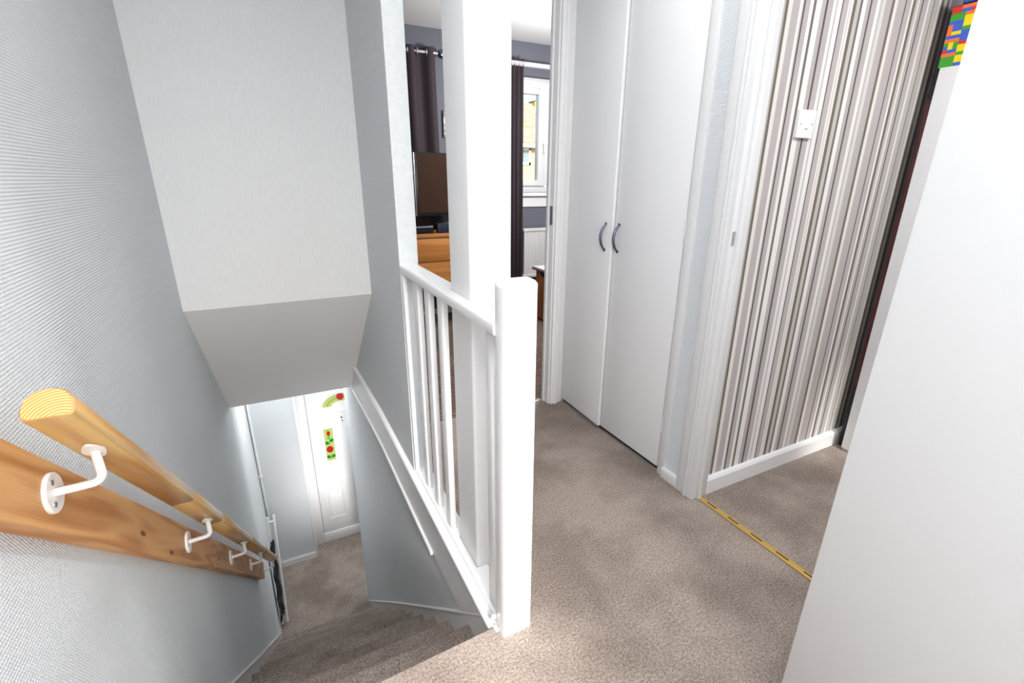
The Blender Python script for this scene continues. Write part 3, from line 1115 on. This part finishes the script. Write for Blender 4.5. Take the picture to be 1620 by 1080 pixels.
lbd = thing('leaning_board', 'dark narrow board tucked between striped wall and white unit', 'board', (2.4, 1.08, 0))
bpart('panel', BLACK, lbd, (2.318, 2.75, 1.0655, 1.076, 1.50, 1.784), 0.002)
bpart('lower_panel', DARKRED, lbd, (2.318, 2.75, 1.065, 1.076, 0.30, 1.50), 0.002)
bpart('foot', BLACK, lbd, (2.318, 2.75, 1.065, 1.078, 0.0, 0.30), 0.002)

# ================================================================== BEDROOM
sb = thing('sideboard', 'oak drawer unit on legs under the television in the bedroom', 'sideboard', (1.35, 3.95, 0))
bpart('body', DRAWERWOOD, sb, (0.84, 1.78, 3.745, 4.065, 0.34, 0.765), 0.003)
bpart('top', DRAWERWOOD, sb, (0.82, 1.80, 3.72, 4.075, 0.765, 0.795), 0.004)
for x0, x1 in ((0.86, 1.330), (1.348, 1.765)):
    for z0, z1 in ((0.575, 0.755), (0.375, 0.565)):
        bpart('drawer', DRAWERWOOD, sb, (x0, x1, 3.726, 3.746, z0, z1), 0.003)
for x in (0.87, 1.72):
    for y in (3.80, 4.03):
        bpart('leg', DRAWERWOOD, sb, (x - 0.02, x + 0.02, y - 0.02, y + 0.02, 0, 0.345), 0.003)

tv = thing('television', 'flat black television with silver edge on the oak drawer unit', 'television', (1.42, 3.86, 0.795))
bpart('casing', BLACK, tv, (1.092, 1.745, 3.842, 3.885, 0.925, 1.405), 0.004)
bpart('screen', SCREEN, tv, (1.112, 1.725, 3.838, 3.843, 0.95, 1.395))
bpart('edge_trim', SILVER, tv, (1.086, 1.093, 3.842, 3.875, 0.925, 1.405), 0.001)
bpart('stand', BLACK, tv, (1.39, 1.45, 3.86, 3.88, 0.80, 0.93), 0.003)
bpart('stand_base', BLACK, tv, (1.28, 1.56, 3.80, 3.95, 0.795, 0.803), 0.002)
sx = thing('set_top_box', 'black set-top box with silver front line beneath the television', 'media box', (1.10, 3.80, 0.795))
bpart('body', BLACK, sx, (0.95, 1.19, 3.74, 3.80, 0.795, 0.858), 0.003)
bpart('silver_line', SILVER, sx, (0.955, 1.185, 3.736, 3.741, 0.843, 0.852), 0.001)
s2 = thing('router_box', 'small blue-black box with white end label beside the set-top box', 'media box', (1.28, 3.77, 0.795))
bpart('body', NAVY, s2, (1.225, 1.278, 3.73, 3.79, 0.795, 0.872), 0.003)
bpart('label', mat('white_label', srgb(214, 200, 206), 0.6), s2, (1.318, 1.36, 3.742, 3.80, 0.795, 0.874), 0.002)
bpart('front', NAVY, s2, (1.278, 1.318, 3.735, 3.795, 0.795, 0.873), 0.002)


def curtain(name, label, x0, x1, folds, amp, pole_z, zb, mat_, yc, group=None):
    r = thing(name, label, 'curtain', ((x0 + x1) / 2, yc, zb), group)
    def f(bm):
        n = folds * 10
        g = []
        for i in range(n + 1):
            t = i / n
            row = []
            for k in range(9):
                v = k / 8
                spread = 1 + 0.05 * v
                x = (x0 + x1) / 2 + (t - 0.5) * (x1 - x0) * spread
                y = yc + amp * math.sin(2 * PI * folds * t + 0.3 * math.sin(4 * v + 2 * t)) * (0.9 + 0.25 * v)
                row.append(bm.verts.new((x, y, pole_z + 0.035 - (pole_z + 0.035 - zb) * v)))
            g.append(row)
        for i in range(n):
            for k in range(8):
                bm.faces.new((g[i][k], g[i + 1][k], g[i + 1][k + 1], g[i][k + 1]))
        bmesh.ops.solidify(bm, geom=bm.faces[:], thickness=0.003)
    part('fabric', mat_, r, f, 80)
    for j in range(folds * 2):
        t = (j + 0.5 - 0.25 + 0.25) / (folds * 2)
        x = x0 + (x1 - x0) * ((j) / (folds * 2) + 0.0)
        if x0 <= x <= x1:
            part('eyelet', SILVER, r, lambda bm: disc(bm, (x + 0.004, yc, pole_z), (1, 0, 0), 0.026, 0.006, 16))
    return r


PALEPOLE = mat('pale_lavender_pole', srgb(214, 210, 220), 0.4)


def pole(name, label, x0, x1, z, y, finial_ends, rm=SILVER, rr=0.0125):
    p = thing(name, label, 'curtain pole', ((x0 + x1) / 2, y, z))
    part('rod', rm, p, lambda bm: tube(bm, [(x0, y, z), (x1, y, z)], rr, 12), 50)
    for x in finial_ends:
        f = part('finial', CHROME, p, lambda bm: bmesh.ops.create_icosphere(bm, subdivisions=2, radius=0.034, matrix=Matrix.Translation((x, y, z))), 20)
    for x in (x0 + 0.06, x1 - 0.06):
        part('pole_bracket', SILVER, p, lambda bm: tube(bm, [(x, y, z - 0.012), (x, 4.2, z - 0.012)], 0.007, 8), 50)
    return p


pole('curtain_pole', 'silver curtain pole with crystal ball end over the left bedroom curtain', 0.53, 1.425, 2.157, 4.128, (1.445,))
pole('curtain_pole', 'pale lavender curtain pole across the top of the bedroom window', 2.02, 3.30, 2.155, 4.105, (2.00, 3.32), PALEPOLE, 0.02)
curtain('curtain', 'purple brown eyelet curtain hanging behind the television', 0.78, 1.392, 4, 0.036, 2.157, 0.06, CURTAIN, 4.128)
curtain('curtain', 'narrow purple brown curtain bunched at the left of the bedroom window', 2.055, 2.185, 3, 0.022, 2.155, 0.06, CURTAIN, 4.105)

pf = thing('picture', 'small black framed picture on the bedroom wall right of the curtain', 'picture', (1.60, 4.19, 1.65))
part('frame', BLACK, pf, lambda bm: ring(bm, 1.460, 1.80, 4.178, 4.199, 1.548, 1.755, 0.004, 0.006, 0.007, 0.007))
PICM = mat('grey_print', srgb(200, 194, 192), 0.6)
_t = NT(PICM)
_t.color(_t.ramp(_t.noise(_t.mapping(), 22, 3), [(0.45, srgb(96, 88, 90)), (0.56, srgb(214, 208, 206))]))
bpart('print', PICM, pf, (1.464, 1.794, 4.184, 4.198, 1.556, 1.747))

rd = thing('radiator', 'white panel radiator under the bedroom window', 'radiator', (2.75, 4.16, 0.28))


def f_rad(bm):
    # fluted face in plan, extruded in height
    pts = []
    x, pitch = 2.225, 0.034
    while x < 3.25:
        pts += [(x, 4.132), (x + 0.008, 4.126), (x + 0.024, 4.126), (x + 0.032, 4.132)]
        x += pitch
    pts += [(pts[-1][0], 4.150), (2.225, 4.150)]
    prism(bm, pts, 'z', 0.31, 0.73)


part('fluted_panel', RADWHITE, rd, f_rad)
part('top_rail', RADWHITE, rd, lambda bm: (box(bm, 2.215, 3.27, 4.12, 4.16, 0.728, 0.760, 0.006), box(bm, 2.215, 3.27, 4.12, 4.16, 0.28, 0.312, 0.006)), 35)
for x in (2.3, 3.0):
    bpart('wall_bracket', RADWHITE, rd, (x, x + 0.04, 4.16, 4.1995, 0.35, 0.70))
for x in (2.24, 3.24):
    part('pipe', RADWHITE, rd, lambda bm: tube(bm, [(x, 4.14, 0.0), (x, 4.14, 0.29)], 0.009, 10), 50)

ch = thing('wooden_chest', 'brown wooden chest with dark hand hole inside the bedroom doorway', 'chest', (2.35, 3.3, 0))
bpart('body', DARKWOOD, ch, (2.10, 2.60, 2.95, 3.665, 0.015, 0.445), 0.004)
part('hand_hole', BLACK, ch, lambda bm: prism(bm, [(3.60, 0.440), (3.585, 0.412), (3.56, 0.400), (3.48, 0.400), (3.455, 0.412), (3.44, 0.440)], 'x', 2.0975, 2.102))
bpart('base_edge', BLACK, ch, (2.104, 2.596, 2.955, 3.660, 0.0, 0.016))
mg = thing('magazine', 'white paper magazine lying on the wooden chest', 'magazine', (2.2, 3.5, 0.445))
bpart('cover', mat('magazine_back', srgb(120, 66, 60), 0.5), mg, (2.085, 2.31, 3.36, 3.72, 0.446, 0.456), 0.001)
bpart('pages', mat('paper_white', srgb(232, 232, 244), 0.6), mg, (2.09, 2.305, 3.365, 3.715, 0.456, 0.472), 0.001)

# ================================================================== OUTSIDE
GRASS = mat('garden_grass', srgb(96, 112, 62), 0.9)
_t = NT(GRASS)
_t.color(_t.ramp(_t.noise(_t.mapping(), 3, 4), [(0.35, srgb(78, 96, 48)), (0.65, srgb(122, 132, 84))]))
struct('ground_outside', 'grass outside beyond the bedroom window', 'ground', GRASS, lambda bm: box(bm, -60, 80, 5.2, 90, -3.2, -3.0))
hs = thing('house', 'yellow brick house with orange tiled roof seen through the bedroom window', 'house', (14, 24, -3.0))
BRICK = mat('yellow_brick', srgb(226, 184, 118), 0.9)
_t = NT(BRICK)
_v = _t.n('ShaderNodeMapping', {'Vector': _t.co, 'Rotation': (PI / 2, 0, 0)}).outputs[0]
_bk = _t.n('ShaderNodeTexBrick', {'Vector': _v, 'Scale': 1.0, 'Color1': srgb(182, 154, 116), 'Color2': srgb(192, 168, 132), 'Mortar': srgb(190, 176, 152), 'Mortar Size': 0.012, 'Brick Width': 0.225, 'Row Height': 0.075})
_t.color(_bk.outputs['Color'])
TILE = mat('orange_roof_tile', srgb(206, 138, 108), 0.9)
_t = NT(TILE)
_t.color(_t.ramp(_t.noise(_t.mapping(), 2.2, 2), [(0.35, srgb(174, 134, 116)), (0.65, srgb(192, 154, 138))]))
HY = 22.0
EZ = 3.0
part('wall', BRICK, hs, lambda bm: box(bm, 8.0, 22.0, HY, HY + 8, -3.0, EZ))


def f_roof(bm):
    n = 22
    for i in range(n):
        a, b = i / n, (i + 1) / n
        y0, z0 = HY - 0.35 + a * 4.4, EZ - 0.05 + a * 2.3
        y1, z1 = HY - 0.35 + b * 4.4, EZ - 0.05 + b * 2.3
        # each course laps over the one below
        prism(bm, [(y0 - 0.03, z0 + 0.04), (y1 + 0.03, z1 + 0.005), (y1 + 0.03, z1 - 0.06), (y0 - 0.03, z0 - 0.02)], 'x', 7.7, 22.3)
    prism(bm, [(HY + 4.05, EZ + 2.25), (HY + 8.4, EZ - 0.05), (HY + 4.05, EZ + 2.1)], 'x', 7.7, 22.3)


part('roof', TILE, hs, f_roof)
part('ridge', TILE, hs, lambda bm: tube(bm, [(7.7, HY + 4.05, EZ + 2.24), (22.3, HY + 4.05, EZ + 2.24)], 0.10, 8), 50)
bpart('gutter', mat('gutter_white', srgb(240, 236, 228), 0.5), hs, (7.7, 22.3, HY - 0.42, HY - 0.02, EZ - 0.28, EZ - 0.10))
chm = part('chimney', mat('chimney_render', srgb(196, 190, 96), 0.9), hs, lambda bm: box(bm, 14.43, 15.4, HY + 3.7, HY + 4.4, EZ + 1.9, EZ + 2.42))
bpart('chimney_cap', mat('chimney_cap_grey', srgb(130, 128, 120), 0.9), chm, (14.4, 15.45, HY + 3.65, HY + 4.45, EZ + 2.42, EZ + 2.46))
part('pot', mat('chimney_pot', srgb(110, 108, 104), 0.9), chm, lambda bm: tube(bm, [(14.75, HY + 4.0, EZ + 2.46), (14.75, HY + 4.0, EZ + 2.64)], [0.11, 0.09], 12), 50)
HWIN = (11.35, 12.14, 1.93, 2.70)


def house_window(x0, x1, z0, z1):
    w = part('window', UPVC, hs, lambda bm: (box(bm, x0, x1, HY - 0.05, HY + 0.02, z0, z0 + 0.13), box(bm, x0, x1, HY - 0.05, HY + 0.02, z1 - 0.09, z1), box(bm, x0, x0 + 0.13, HY - 0.05, HY + 0.02, z0, z1), box(bm, x1 - 0.11, x1, HY - 0.05, HY + 0.02, z0, z1)))
    bpart('pane', mat('far_window_glass', srgb(118, 136, 150), 0.1), w, (x0 + 0.1, x1 - 0.1, HY - 0.02, HY - 0.01, z0 + 0.1, z1 - 0.1))


house_window(*HWIN)
house_window(9.0, 10.2, 1.4, 2.6)
